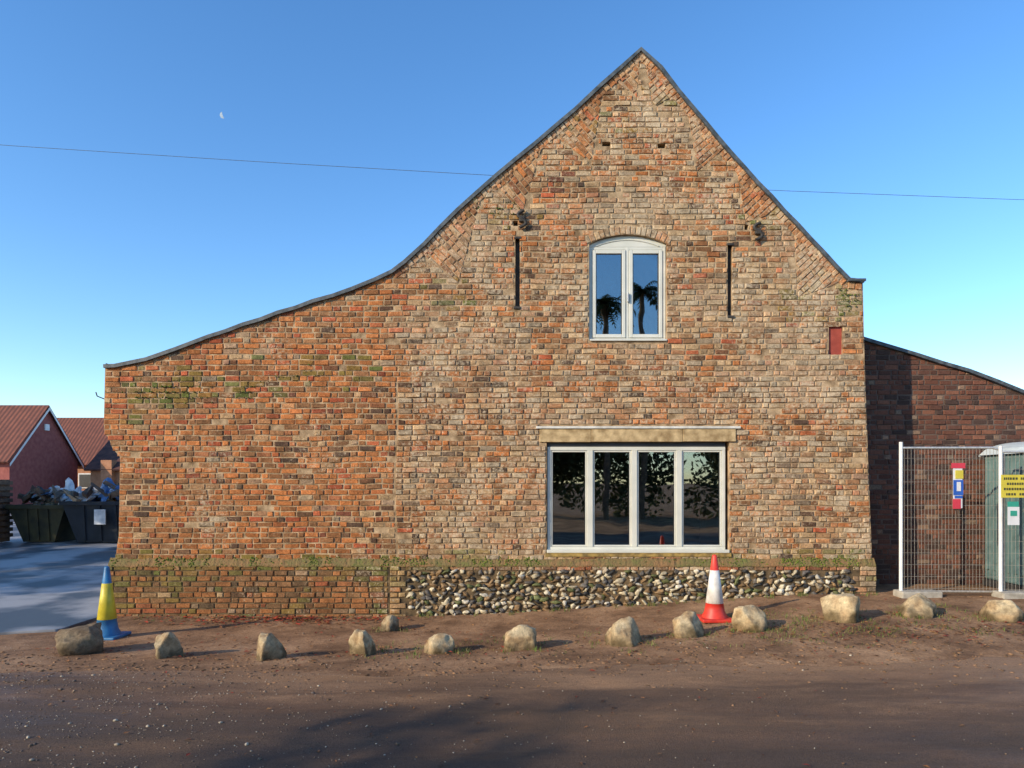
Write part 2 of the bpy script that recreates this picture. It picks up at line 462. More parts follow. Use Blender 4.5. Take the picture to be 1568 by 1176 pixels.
for i in range(nx+1):
    x = EX(169)+(EX(1338)-EX(169))*i/nx
    a = .016*noise.noise(Vector((x*5, 0, 3)))+.014*noise.noise(Vector((x*22, 0, 3)))
    V += [(x, .001, EZ(854)+a), (x, PY*.5, EZ(859)+a*1.2), (x, PY-.008, EZ(865)+a), (x, PY-.008, EZ(867)+a), (x, PY+.02, EZ(868))]
for i in range(nx):
    for j in range(4): F.append((i*5+j, i*5+j+1, i*5+6+j, i*5+5+j))
pymesh('mossy_ledge', V, F, M_ledge, house)
def blobs(name, items, mat, parent, sub=1, rough=.25, smooth=True):
    bm = bmesh.new(); bmesh.ops.create_icosphere(bm, subdivisions=sub, radius=1)
    bv = [v.co.copy() for v in bm.verts]; bf = [tuple(v.index for v in f.verts) for f in bm.faces]; bm.free()
    V = []; F = []; C = []
    for (loc, sc, eul, col) in items:
        b = len(V); m = Euler(eul).to_matrix(); off = Vector((R()*50, R()*50, R()*50))
        for v in bv:
            q = v*(1+rough*noise.noise(v*1.3+off))
            q = m @ Vector((q.x*sc[0], q.y*sc[1], q.z*sc[2])); V.append((loc[0]+q.x, loc[1]+q.y, loc[2]+q.z))
            C.append(col)
        F += [tuple(i+b for i in f) for f in bf]
    return pymesh(name, V, F, mat, parent, C, smooth)
it = []
for i in range(3400):
    x = U(EX(172), EX(1336)); d = noise.noise(Vector((x*1.6, 0, 5)))+.7*noise.noise(Vector((x*6, 0, 5)))
    if EX(615) < x < EX(830) or EX(1120) < x < EX(1310): d += .15
    if d < .08 and R() < .92: continue
    if EX(828) < x < EX(1125) and R() < .9: continue
    t = R(); r = U(.005, .014)
    it.append(((x, PY*t*1.15, EZ(853)-.12*t+r*.2-U(0, .05)*(R() < .25)), (r*1.4, r, r*.8), (0, 0, R()*3), random.choice([(.11, .16, .02), (.15, .18, .03), (.07, .10, .02), (.18, .16, .05)])))
blobs('moss_cushions', it, M_leaf, house, 1)
it = []
for (pu, pv, ru, rv, cnt) in [(270, 600, 40, 13, 110), (376, 599, 14, 10, 35), (1300, 455, 14, 16, 45), (770, 322, 24, 9, 35), (590, 915, 12, 30, 50), (215, 604, 15, 8, 25), (450, 575, 60, 14, 25)]:
    for i in range(cnt):
        x, zz = E(random.gauss(pu, ru*.6), random.gauss(pv, rv*.6)); r = U(.005, .012)
        zz = EZ(856)+round((zz-EZ(856))/H)*H-.006+U(-.006, .006)
        it.append(((x, -.012-U(0, .012), zz), (r*1.6, r*.6, r), (R(), R(), R()*3), random.choice([(.08, .13, .02), (.12, .17, .03), (.06, .08, .02)])))
blobs('wall_plants', it, M_leaf, house, 1, .5)
# flints
it = []
zz = EZ(874)-.02; row = 0
while zz > -.3:
    x = EX(626)+U(0, .05)
    while x < EX(1305):
        a = U(.026, .064); bb = U(.017, .034)
        w = noise.noise(Vector((x*1.2, zz*2, 8)))
        if R() < .13-.1*w: x += .05; continue
        bright = sm(-1.5, 3, x)
        c = pick([(.18+.30*bright+w*.2, (.56, .48, .33)), (.22, (.36, .29, .20)), (.17, (.13, .115, .10)), (.25, (.27, .17, .085)), (.04+.08*bright, (.66, .60, .48)), (.10, (.05, .05, .05)), (.12, (.14, .15, .06))])
        f = U(.65, 1.1); c = tuple(q*f for q in c)
        it.append(((x, PY+.006+U(-.010, .010), zz+U(-.02, .02)), (a, U(.018, .03), bb), (0, U(-.9, .5)+(.35 if row % 2 else -.2), 0), c))
        x += a*1.5+U(.008, .035)
    zz -= .060; row += 1
blobs('flint_panel', it, M_flint, house, 2, 1.1)

# coping
def strip(name, pts, y0, y1, th, mat, parent, dz=0, jit=0):
    V = []; F = []
    m = len(pts)
    for i, p in enumerate(pts):
        a = pts[max(0, i-1)]; b = pts[min(m-1, i+1)]
        t = Vector((b[0]-a[0], b[1]-a[1])).normalized(); nrm = Vector((-t.y, t.x))
        j = U(-jit, jit)
        lo = Vector(p)+nrm*(dz+j); hi = Vector(p)+nrm*(dz+th+j)
        V += [(lo.x, y0, lo.y), (hi.x, y0, hi.y), (hi.x, y1, hi.y), (lo.x, y1, lo.y)]
    for i in range(m-1):
        for j in range(4):
            k2 = (j+1) % 4; F.append((i*4+j, i*4+k2, i*4+4+k2, i*4+4+j))
    F += [(0, 3, 2, 1), ((m-1)*4, (m-1)*4+1, (m-1)*4+2, (m-1)*4+3)]
    return pymesh(name, V, F, mat, parent)
def dense(pts, d):
    out = []
    for a, b in zip(pts, pts[1:]):
        n = max(1, int(math.hypot(b[0]-a[0], b[1]-a[1])/d))
        for i in range(n): out.append((a[0]+(b[0]-a[0])*i/n, a[1]+(b[1]-a[1])*i/n))
    return out+[pts[-1]]
strip('lead_coping', dense(TOP, .25), -.045, .40, .050, M_lead, house, -.033, .009)
RB = Bricks()
DT = dense(TOP[9:], .077)
for a, b in zip(DT, DT[1:]):
    t = Vector((b[0]-a[0], b[1]-a[1])); L = t.length
    if L < .03: continue
    t.normalize(); nr = Vector((-t.y, t.x)); A = Vector(a)-nr*.03; B2 = Vector(b)-nr*.03-t*.012; D = nr*.09
    RB.add([tuple(A-D), tuple(B2-D), tuple(B2), tuple(A)], -.016+U(-.004, .004), mixc(bcol(a[0], a[1]), OR, .3))
RB.build('rake_brick_edging', M_brick, house)
strip('main_roof', TOP, .40, 12, .06, M_tile, house, -.14)
box('side_wall_west', EX(184), EX(184)+.3, .34, 12, -.6, EZ(563)-.12, M_mortar, house)
box('side_wall_east', EX(1326)-.3, EX(1326), .34, 12, -.6, EZ(431)-.12, M_mortar, house)
curve_holes('rear_gable_wall', [(p[0], p[1]-.15) for p in TOP]+[(EX(1326), -.6), (EX(184), -.6)], [], 11.7, 12, M_mortar, house)
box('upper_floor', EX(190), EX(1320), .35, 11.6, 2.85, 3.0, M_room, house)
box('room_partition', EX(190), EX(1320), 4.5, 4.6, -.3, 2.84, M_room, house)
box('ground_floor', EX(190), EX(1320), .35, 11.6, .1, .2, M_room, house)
box('plaster_return', wx1+.0, wx1+.1, .342, 1.5, .2, 2.84, M_plaster, house)

# --- windows
def window_upper():
    y0, y1 = .055, .115
    fw = .048
    L = []
    zt = azs-.03
    L += [(ax0+.004, ax0+fw, y0, y1, azb+.05, zt), (ax1-fw, ax1-.004, y0, y1, azb+.05, zt), (ax0+.004, ax1-.004, y0, y1, azb+.004, azb+.05),
          (amid-.022, amid+.022, y0-.002, y1, azb+.05, zt)]
    for a, b in ((ax0+fw, amid-.022), (amid+.022, ax1-fw)):
        s = .05
        a += .004; b -= .004; zb2 = azb+.054; zt2 = zt-.045
        L += [(a, a+s, y0-.014, y1-.012, zb2, zt2), (b-s, b, y0-.014, y1-.012, zb2, zt2), (a+s, b-s, y0-.014, y1-.012, zb2, zb2+s), (a+s, b-s, y0-.014, y1-.012, zt2-s, zt2)]
    L.append((ax0+fw, ax1-fw, y0, y1, zt-.04, zt))
    o = bars('upper_window_frame', L, M_pvc, house); bv = o.modifiers.new('b', 'BEVEL'); bv.width = .006; bv.segments = 2
    pts = [(ax0+.004, zt+.001)]+[(p[0]*.995+amid*.005, p[1]-.004) for p in arcp[::-1]]+[(ax1-.004, zt+.001)]
    curve_holes('upper_window_arched_head', pts, [], y0, y1, M_pvc, house)
    tube('head_bead', [(amid+(AR-.06)*math.sin(-ha*.85+2*ha*.85*i/12), y0-.004, acz+(AR-.06)*math.cos(-ha*.85+2*ha*.85*i/12)) for i in range(13)], .008, M_pvc, house)
    L = []
    for a, b in ((ax0+fw, amid-.022), (amid+.022, ax1-fw)):
        s = .054
        bx = [(a+s, a+s+.009), (b-s-.009, b-s)]
        for q in bx: L.append((q[0], q[1], y0-.006, y1-.02, azb+.1, zt-.09))
    bars('upper_window_gaskets', L, M_seal, house)
    box('upper_window_glass', ax0+fw, ax1-fw, y0+.018, y0+.022, azb+.06, zt-.05, M_glass, house)
    box('upper_window_sill', ax0+.01, ax1-.005, -.03, y0+.01, azb-.004, azb+.022, M_pvc, house, .004)
    box('casement_handle', amid-.008, amid+.012, y0-.05, y0-.012, azb+.55, azb+.68, M_galv, house, .004)
    L = [(ax0+.0, ax0+.012, .12, .33, azb, azs), (ax1-.012, ax1, .12, .33, azb, azs)]
    bars('upper_window_reveals', L, M_plaster, house)
window_upper()
def window_lower():
    y0, y1 = .04, .105
    x0, x1 = wx0+.012, EX(1112); z0, z1 = EZ(843), EZ(684)
    mull = [EX(904), EX(972), EX(1041)]
    L = [(x0, x0+.05, y0, y1, z0+.05, z1-.05), (x1-.05, x1, y0, y1, z0+.05, z1-.05), (x0, x1, y0, y1, z0, z0+.05), (x0, x1, y0, y1, z1-.05, z1)]
    for m in mull: L.append((m-.04, m+.04, y0-.003, y1, z0+.05, z1-.05))
    edges = [x0+.05]+[e for m in mull for e in (m-.04, m+.04)]+[x1-.05]
    G = []
    for i in range(4):
        a, b = edges[2*i], edges[2*i+1]
        za, zc = z0+.05, z1-.05; s = .022
        a += .002; b -= .002; za += .002; zc -= .002
        L += [(a, a+s, y0+.012, y1-.01, za, zc), (b-s, b, y0+.012, y1-.01, za, zc), (a+s, b-s, y0+.012, y1-.01, za, za+s), (a+s, b-s, y0+.012, y1-.01, zc-s, zc)]
        G += [(a+s, a+s+.007, y0+.018, y1-.02, za+s, zc-s), (b-s-.007, b-s, y0+.018, y1-.02, za+s, zc-s)]
    o = bars('lower_window_frame', L, M_pvc, house); bv = o.modifiers.new('b', 'BEVEL'); bv.width = .005; bv.segments = 2
    bars('lower_window_gaskets', G, M_seal, house)
    box('lower_window_glass', x0+.03, x1-.03, y0+.03, y0+.034, z0+.03, z1-.03, M_glass, house)
    box('lower_window_sill', x0-.01, x1+.035, -.035, y0-.001, z0-.03, z0+.012, M_pvc, house, .005)
    box('ochre_sill_course', wx0-.02, wx1+.02, -.025, .03, z0-.085, z0-.031, M_ochre, house, .004)
    box('window_head_packer', x0, x1, .05, .1, z1, wz1+.01, M_seal, house)
    xs = [EX(826), EX(905), EX(1045), EX(1126)]
    for i in range(3): box('lintel_timber', xs[i]+.002, xs[i+1]-.002, -.022-.004*i, .2, EZ(677)+.004*i, EZ(657.5), M_timber, house, .006)
    box('lintel_flashing', EX(821), EX(1133), -.04, 0.0, EZ(656.5), EZ(653), M_flash, house, .004)
    box('mortar_fillet', EX(1117)-.005, EX(1119), -.0, .08, EZ(846), EZ(690), M_mortar, house)
window_lower()
def tie(u, v):
    x, z = E(u, v)
    pts = []
    for i in range(25):
        t = -1+2*i/24
        pts.append((x+.08*math.sin(t*2.9)*1.0+t*(-.05), -.045, z-.12*t))
    tube('wall_tie_scroll', pts, .022, M_iron, house)
    box('wall_tie_boss', x-.04, x+.04, -.06, -.01, z-.04, z+.04, M_iron, house, .01)
tie(799, 337); tie(1159, 356)
for u, v in ((793, 365), (1118, 375)):
    x, z = E(u, v); box('slot_cap', x-.045, x+.045, -.02, .03, z-.01, z+.02, M_iron, house, .003)
for u, v in ((792, 470), (1119, 484)):
    x, z = E(u, v); box('slot_foot', x-.05, x+.04, -.024, .02, z-.03, z+.005, M_iron, house, .003)
for u in (792.5, 1117.5):
    x = EX(u); box('slot_shade_back', x-.06, x+.06, .08, .1, EZ(490), EZ(360), M_iron, house)  # dark panel stands for the unlit depth of the slot
for r in (rects[2], rects[3], rects[5], rects[6]):
    box('putlog_shade_back', r[0]-.02, r[1]+.02, .1, .12, r[2]-.02, r[3]+.02, M_iron, house)  # dark panel stands for the shade inside the hole
box('red_niche_panel', rects[4][0]-.01, rects[4][1]+.01, .03, .06, rects[4][2]-.01, rects[4][3]+.01, M_red, house)
box('east_kneeler_cap', EX(1296), EX(1323), -.06, .36, EZ(432), EZ(428), M_lead, house, .005)
box('gutter_end', EX(1322), EX(1336), .30, .46, EZ(489), EZ(482), M_galv, house, .01)
tube('gutter_bracket', [(EX(1324), .35, EZ(500)), (EX(1326), .35, EZ(478)), (EX(1333), .35, EZ(480))], .015, M_iron, house)
tube('lean_to_lamp_bracket', [(EX(160), .0, EZ(611)), (EX(151), -.03, EZ(607)), (EX(149), -.03, EZ(601))], .008, M_iron, house)

# ------------------------------------------------------------ right wing
wing = empty('brick_wing')
WY = .8; k2 = (9.55+WY)/1045.3
def W(u, v): return ((u-784)*k2, 1.6+(740-v)*k2)
WT = [W(1290, 512), W(1322, 521), W(1400, 544), W(1480, 570), W(1568, 603), W(1750, 668)]
WB = Bricks(); z = -.3
def wcol(x, z):
    c = pick([(.4, (.17, .070, .045)), (.3, (.13, .060, .042)), (.15, (.21, .09, .055)), (.15, (.08, .048, .038))]); f = U(.75, 1.05)
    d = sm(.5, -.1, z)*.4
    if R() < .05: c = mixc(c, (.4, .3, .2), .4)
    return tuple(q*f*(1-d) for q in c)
while z < 4.2:
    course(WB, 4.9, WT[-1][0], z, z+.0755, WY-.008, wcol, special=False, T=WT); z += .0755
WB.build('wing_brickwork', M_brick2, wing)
curve_holes('wing_wall', [(p[0], p[1]-.01) for p in WT]+[(WT[-1][0], -.6), (WT[0][0], -.6)], [], WY+.002, WY+.3, M_mortar2, wing)
strip('wing_coping', dense(WT, .4), WY-.06, WY+.4, .05, M_lead, wing, -.01, .008)
strip('wing_roof', WT, WY+.4, 11, .05, M_tiled, wing, -.1)

# ------------------------------------------------------------ ground, road, yard
def axis(fine0, fine1, step, far):
    a = []; t = fine0
    while t < fine1: a.append(t); t += step
    a.append(fine1)
    ext = [1.2, 3, 7, 15, 30, 60, 120, 250, far]
    return sorted([fine0-e for e in ext]+a+[fine1+e for e in ext])
def ground_mat():
    m, nt, b = new_mat('muddy_ground')
    tc = nd(nt, 'ShaderNodeTexCoord')
    def noi(s, d=8, r=.6):
        n = nd(nt, 'ShaderNodeTexNoise'); n.inputs['Scale'].default_value = s; n.inputs['Detail'].default_value = d; n.inputs['Roughness'].default_value = r
        nt.links.new(tc.outputs['Object'], n.inputs['Vector']); return n
    n1 = noi(1.1, 10, .72); r = nd(nt, 'ShaderNodeValToRGB'); e = r.color_ramp.elements
    e[0].position = .36; e[0].color = (.15, .08, .042, 1); e[1].position = .66; e[1].color = (.48, .29, .16, 1)
    q = e.new(.5); q.color = (.30, .17, .09, 1)
    nt.links.new(n1.outputs['Fac'], r.inputs['Fac'])
    n2 = noi(38, 6, .8); mr = nd(nt, 'ShaderNodeMapRange'); mr.inputs[1].default_value = .3; mr.inputs[2].default_value = .7; mr.inputs[3].default_value = .5; mr.inputs[4].default_value = 1.4
    nt.links.new(n2.outputs['Fac'], mr.inputs[0])
    vm = nd(nt, 'ShaderNodeVectorMath', operation='SCALE'); nt.links.new(r.outputs['Color'], vm.inputs[0]); nt.links.new(mr.outputs[0], vm.inputs['Scale'])
    nt.links.new(vm.outputs[0], b.inputs['Base Color']); b.inputs['Roughness'].default_value = .9
    b.inputs['Specular IOR Level'].default_value = .2
    bp = nd(nt, 'ShaderNodeBump'); bp.inputs['Strength'].default_value = .8; bp.inputs['Distance'].default_value = .025
    n3 = noi(16, 10, .75); nt.links.new(n3.outputs['Fac'], bp.inputs['Height']); nt.links.new(bp.outputs['Normal'], b.inputs['Normal'])
    return m
def road_mat():
    m, nt, b = new_mat('muddy_wet_asphalt')
    tc = nd(nt, 'ShaderNodeTexCoord')
    mp = nd(nt, 'ShaderNodeMapping'); mp.inputs['Scale'].default_value = (.28, 1, 1); mp.inputs['Rotation'].default_value = (0, 0, .06)
    nt.links.new(tc.outputs['Object'], mp.inputs['Vector'])
    def noi(s, d=8, r=.6, st=False):
        n = nd(nt, 'ShaderNodeTexNoise'); n.inputs['Scale'].default_value = s; n.inputs['Detail'].default_value = d; n.inputs['Roughness'].default_value = r
        nt.links.new((mp if st else tc).outputs['Vector' if st else 'Object'], n.inputs['Vector']); return n
    def mth(op, a, bb):
        x = nd(nt, 'ShaderNodeMath', operation=op)
        for i, q in enumerate((a, bb)):
            if isinstance(q, (int, float)): x.inputs[i].default_value = q
            else: nt.links.new(q, x.inputs[i])
        return x.outputs[0]
    sp = nd(nt, 'ShaderNodeSeparateXYZ'); nt.links.new(tc.outputs['Object'], sp.inputs[0])
    n1 = noi(1.5, 12, .72, True)
    g = nd(nt, 'ShaderNodeMapRange'); g.inputs[1].default_value = -5.6; g.inputs[2].default_value = -3.2; nt.links.new(sp.outputs['Y'], g.inputs[0])  # muddier by the verge; darker foreground also stands in for shade
    nn = mth('MULTIPLY', mth('SUBTRACT', n1.outputs['Fac'], .5), 2.6)
    f = mth('ADD', g.outputs[0], nn)
    gx = nd(nt, 'ShaderNodeMapRange'); gx.inputs[1].default_value = -4; gx.inputs[2].default_value = 2; gx.inputs[3].default_value = -.12; gx.inputs[4].default_value = .12
    nt.links.new(sp.outputs['X'], gx.inputs[0]); f = mth('ADD', f, gx.outputs[0])
    r = nd(nt, 'ShaderNodeValToRGB'); e = r.color_ramp.elements
    e[0].position = 0; e[0].color = (.088, .058, .040, 1); e[1].position = 1.0; e[1].color = (.30, .175, .095, 1)
    q = e.new(.5); q.color = (.145, .085, .050, 1)
    nt.links.new(f, r.inputs['Fac'])
    n2 = noi(110, 3, .8); mr = nd(nt, 'ShaderNodeMapRange'); mr.inputs[1].default_value = .35; mr.inputs[2].default_value = .7; mr.inputs[3].default_value = .6; mr.inputs[4].default_value = 1.6
    nt.links.new(n2.outputs['Fac'], mr.inputs[0])
    vm = nd(nt, 'ShaderNodeVectorMath', operation='SCALE'); nt.links.new(r.outputs['Color'], vm.inputs[0]); nt.links.new(mr.outputs[0], vm.inputs['Scale'])
    nt.links.new(vm.outputs[0], b.inputs['Base Color'])
    n4 = noi(1.0, 8, .65, True); rr = nd(nt, 'ShaderNodeMapRange'); rr.inputs[1].default_value = .42; rr.inputs[2].default_value = .58; rr.inputs[3].default_value = .42; rr.inputs[4].default_value = .85
    nt.links.new(n4.outputs['Fac'], rr.inputs[0]); nt.links.new(rr.outputs[0], b.inputs['Roughness'])
    b.inputs['Specular IOR Level'].default_value = .3
    bp = nd(nt, 'ShaderNodeBump'); bp.inputs['Strength'].default_value = .8; bp.inputs['Distance'].default_value = .012
    n3 = noi(60, 8, .8); nt.links.new(n3.outputs['Fac'], bp.inputs['Height']); nt.links.new(bp.outputs['Normal'], b.inputs['Normal'])
    return m
def yard_mat():
    return nmat('wet_concrete', (.065, .068, .07), (.34, .33, .32), .8, .5, .3, 30, lo=.44, hi=.58)
def sheet(name, xs, ys, zf, mat):
    V = [(x, y, zf(x, y)) for y in ys for x in xs]; n = len(xs)
    F = [(j*n+i, j*n+i+1, (j+1)*n+i+1, (j+1)*n+i) for j in range(len(ys)-1) for i in range(n-1)]
    return pymesh(name, V, F, mat, None, None, True)
sheet('ground', axis(-9, 9, .1, 600), axis(-6.5, 1, .1, 600), lambda x, y: gh(x, y)-(.05 if y < -4.2 else 0), ground_mat())
xs = [-250, -120, -60, -30, -18, -12]+[-9+.1*i for i in range(181)]+[12, 18, 30, 60, 120, 250]
V = []; F = []; ny = 110
for x in xs:
    ye = -3.55+.25*noise.noise(Vector((x*.5, 0, 0)))+.12*noise.noise(Vector((x*2.3, 4, 0))) + .25*sm(0, 6, x)
    for j in range(ny+1):
        t = j/ny; y = ye+(-12.5-ye)*t**1.5
        V.append((x, y, gh(x, y)+.004-(.012 if j == 0 else 0)))
for i in range(len(xs)-1):
    for j in range(ny): F.append((i*(ny+1)+j, i*(ny+1)+j+1, (i+1)*(ny+1)+j+1, (i+1)*(ny+1)+j))
pymesh('road', V, F, road_mat(), None, None, True)
V = []; F = []
xs = [-60, -40, -25, -18, -14, -11, -9]+[-8.8+.15*i for i in range(22)]
xs = [x for x in xs if x < -5.62]+[-5.62]
for x in xs:
    y0 = -1.1+(x+5.6)*.42 if x > -9 else -2.6
    for j in range(40):
        y = y0+(34-y0)*(j/39)**2.2
        V.append((x, y, gh(x, y)+.03))
for i in range(len(xs)-1):
    for j in range(39): F.append((i*40+j, (i+1)*40+j, (i+1)*40+j+1, i*40+j+1))
o = pymesh('concrete_yard', V, F, yard_mat(), None, None, True)
sl = o.modifiers.new('s', 'SOLIDIFY'); sl.thickness = .06; sl.offset = -1

# ------------------------------------------------------------ boulders
def boulder(x, y, w, h, dark=0):
    bm = bmesh.new(); bmesh.ops.create_icosphere(bm, subdivisions=4, radius=1)
    off = Vector((R()*99, R()*99, R()*99))
    planes = []
    for i in range(12):
        d = Vector((U(-1, 1), U(-1, 1), U(-.2, 1))).normalized(); planes.append((d, U(.50, .82)))
    planes.append((Vector((U(-.2, .2), U(-.2, .2), 1)).normalized(), .62))
    V = []; C = []
    for v in bm.verts:
        p = v.co.copy()
        for d, q in planes:
            e = p.dot(d)-q
            if e > 0: p -= d*e*.95
        p *= 1+.14*noise.noise(p*1.6+off)+.08*noise.noise(p*5+off)+.04*noise.noise(p*12+off)
        V.append(p)
    a = R()*6.3
    rt = Matrix.Rotation(a, 3, 'Z')
    V = [rt @ p for p in V]
    mz = max(p.z for p in V); mn = -0.40; wx = max(p.x for p in V)-min(p.x for p in V)
    Vo = []
    for q in V:
        zz = (q.z-mn)/(mz-mn)*h
        Vo.append((x+q.x*w*1.03/wx, y+q.y*w/wx, gh(x, y)+zz-.01))
        n = noise.noise(q*2+off)
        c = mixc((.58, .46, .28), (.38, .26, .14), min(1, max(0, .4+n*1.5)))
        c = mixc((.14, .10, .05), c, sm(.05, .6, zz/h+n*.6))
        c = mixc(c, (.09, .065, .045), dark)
        C.append(c)
    F = [tuple(v.index for v in f.verts) for f in bm.faces]; bm.free()
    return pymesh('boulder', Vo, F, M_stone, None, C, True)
rocks = [(-4.52, -2.42, .52, .28, .72), (-3.44, -2.72, .28, .26, .25), (-2.39, -2.85, .26, .27, .3), (-1.52, -2.62, .27, .26, .15), (-1.53, -.95, .24, .2, .35), (-.74, -2.5, .32, .2, 0.1),
         (.09, -2.42, .34, .27, .05), (1.16, -2.34, .38, .29, .15), (1.9, -2.12, .34, .27, .05), (2.62, -1.95, .38, .29, 0), (3.78, -1.65, .44, .30, 0), (4.73, -1.55, .45, .26, .1), (5.56, -1.75, .34, .24, .1)]
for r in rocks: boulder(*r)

# ------------------------------------------------------------ cones
def cone(x, y, h, cm, sm_, basem, r0=.15):
    zc = gh(x, y)+.01
    e = empty('traffic_cone', (0, 0, 0))
    mats = [cm, sm_]
    prof = [(r0, .03), (r0-.004, .05), (r0-.03, .10)]
    def rad(t): return r0-.03-(r0-.03-.028)*t
    prof += [(rad(.08), .14), (rad(.2), h*.26), (rad(.2)+.003, h*.262), (rad(.75)+.003, h*.76), (rad(.75), h*.762), (rad(.98), h*.97), (.024, h-.004), (.014, h), (.012, h-.03)]
    idx = [0, 0, 0, 0, 1, 1, 1, 0, 0, 0, 0]
    lathe('cone_body', prof, mats, idx, (x, y, zc), e)
    w = .19
    box('cone_base', x-w, x+w, y-w, y+w, zc-.005, zc+.032, basem, e, .012)
    return e
M_cr = nmat('cone_red', (.55, .03, .02), (.75, .055, .03), 9, .5, .05)
M_cw = nmat('cone_white', (.52, .49, .44), (.78, .76, .72), 9, .45, 0)
M_cb = nmat('cone_blue', (.02, .12, .28), (.03, .18, .38), 9, .5, .05)
M_cy = nmat('cone_yellow', (.50, .40, .03), (.70, .58, .05), 9, .45, 0)
cone(2.43, -1.36, .78, M_cr, M_cw, M_cr)
cone(-4.80, -1.46, .84, M_cb, M_cy, M_cb)

# ------------------------------------------------------------ fence, signs, portable toilet
def fence_panel(x0, y0, x1, y1, h=2.05):
    e = empty('mesh_fence_panel')
    L = math.hypot(x1-x0, y1-y0); ang = math.atan2(y1-y0, x1-x0); zg = min(gh(x0, y0), gh(x1, y1))
    V = []; F = []
    def add(b):
        v, f = boxdata(*b, base=len(V)); V.extend(rot_box(v, ang, (x0, y0))); F.extend(f)
    n = int(L/.045)
    for i in range(1, n):
        x = x0+L*i/n; add((x-.0015, x+.0015, y0-.002, y0+.002, zg+.1, zg+h-.02))
    for z in [zg+.12+.16*i for i in range(12)]: add((x0, x0+L, y0-.0045, y0-.0015, z-.0015, z+.0015))
    pymesh('wire_mesh', V, F, M_wire, e)
    c, s = math.cos(ang), math.sin(ang)
    r = .016
    tube('left_post', [(x0, y0, zg-.02), (x0, y0, zg+h+.05)], .024, M_white, e)
    tube('right_post', [(x1, y1, zg-.02), (x1, y1, zg+h-.12)], .018, M_wire, e)
    tube('top_rail', [(x0, y0, zg+h-.03), (x1-c*.15, y1-s*.15, zg+h-.03), (x1-c*.05, y1-s*.05, zg+h-.06), (x1, y1, zg+h-.14)], r, M_galv, e)
    tube('bottom_rail', [(x0, y0, zg+.08), (x1, y1, zg+.08)], r, M_wire, e)
    box('concrete_foot', x0-.05, x0+.5, y0-.12, y0+.12, zg-.05, zg+.09, M_conc, e, .02)
    return e
fence_panel(5.27, -.30, 6.62, -.36)
fence_panel(6.52, -.44, 9.66, -.95, 1.98)
def sign_mat(name, c, r=.5): return nmat(name, tuple(q*.9 for q in c), c, 8, r, 0)
sy = sign_mat('sign_yellow', (.66, .55, .06)); sb = sign_mat('sign_blue', (.03, .12, .5)); sr = sign_mat('sign_red', (.65, .05, .08)); sw = sign_mat('sign_white', (.75, .75, .75)); sk = sign_mat('sign_black', (.06, .06, .03)); sg = sign_mat('sign_green', (.04, .35, .25))
def zfs(v, d): return 1.6+(740-v)*d/1045.3
def xfs(u, d): return (u-784)*d/1045.3
d = 9.17
e = empty('safety_sign')
def sq(name, u0, u1, v0, v1, m, yo=0, dd=d): return box(name, xfs(u0, dd), xfs(u1, dd), -.375-yo, -.372-yo+.002, zfs(v1, dd), zfs(v0, dd), m, e)
sq('backboard', 1460, 1474, 712, 778, sw); sq('red_band', 1457, 1478, 709, 717, sr, .006); sq('yellow_panel', 1463, 1475, 720, 733, sy, .006); sq('blue_panel', 1460, 1475, 735, 758, sb, .006)
sq('white_figure', 1465, 1471, 738, 752, sw, .010); sq('red_panel', 1459, 1471, 764, 779, sr, .006); sq('blue_tag', 1462, 1474, 759, 763, sb, .006)
e = empty('site_notice')
def sq2(name, u0, u1, v0, v1, m, yo=0): return box(name, xfs(u0, 8.85), xfs(u1, 8.85), -.70-yo, -.697-yo, zfs(v1, 8.85), zfs(v0, 8.85), m, e)
sq2('yellow_board', 1533, 1590, 727, 762, sy, .0)
for row in range(4):
    uu = 1537
    while uu < 1583-4*row:
        lw = U(2.2, 4.2)
        if R() < .85: sq2('letter', uu, uu+lw*.75, 731+8*row, 734.5+8*row, sk, .004)
        uu += lw+.6
sq2('green_board', 1543, 1560, 768, 776, sg, .0); sq2('white_board', 1543, 1561, 776.2, 804, sw, .0); sq2('green_mark', 1547, 1557, 782, 790, sg, .004)
toilet = empty('portable_toilet')
tx0, tx1, ty0, ty1 = 7.10, 8.2, -.2, .72; tz = gh(7, 0)
M_teal = nmat('teal_plastic', (.10, .17, .17), (.15, .24, .24), 5, .5, 0)
M_wp = nmat('white_plastic', (.50, .58, .60), (.60, .68, .70), 5, .4, 0)
box('cabin', tx0, tx1, ty0, ty1, tz+.1, tz+1.95, M_teal, toilet, .03)
box('skid_base', tx0-.03, tx1+.03, ty0-.04, ty1, tz, tz+.1, M_seal, toilet, .01)
bars('wall_ribs', [(tx0-.02, tx0+.001, ty0+.1+.14*i, ty0+.16+.14*i, tz+.25, tz+1.85) for i in range(6)]+[(tx0+.1+.22*i, tx0+.16+.22*i, ty0-.02, ty0+.001, tz+.2, tz+1.85) for i in range(5)], M_teal, toilet)
box('corner_post', tx0-.025, tx0+.05, ty0-.025, ty0+.05, tz+.1, tz+1.97, M_wp, toilet, .01)
V = []; F = []
for i in range(13):
    t = i/12; x = tx0-.06+(tx1-tx0+.12)*t; zr = tz+1.95+.2*math.sin(math.pi*min(1, max(0, t)))**.6
    V += [(x, ty0-.06, zr-.0), (x, ty1+.03, zr), (x, ty0-.06, tz+1.93), (x, ty1+.03, tz+1.93)]
for i in range(12):
    b = i*4; F += [(b, b+4, b+5, b+1), (b+2, b+6, b+4, b), (b+1, b+5, b+7, b+3)]
pymesh('domed_roof', V, F, M_wp, toilet)

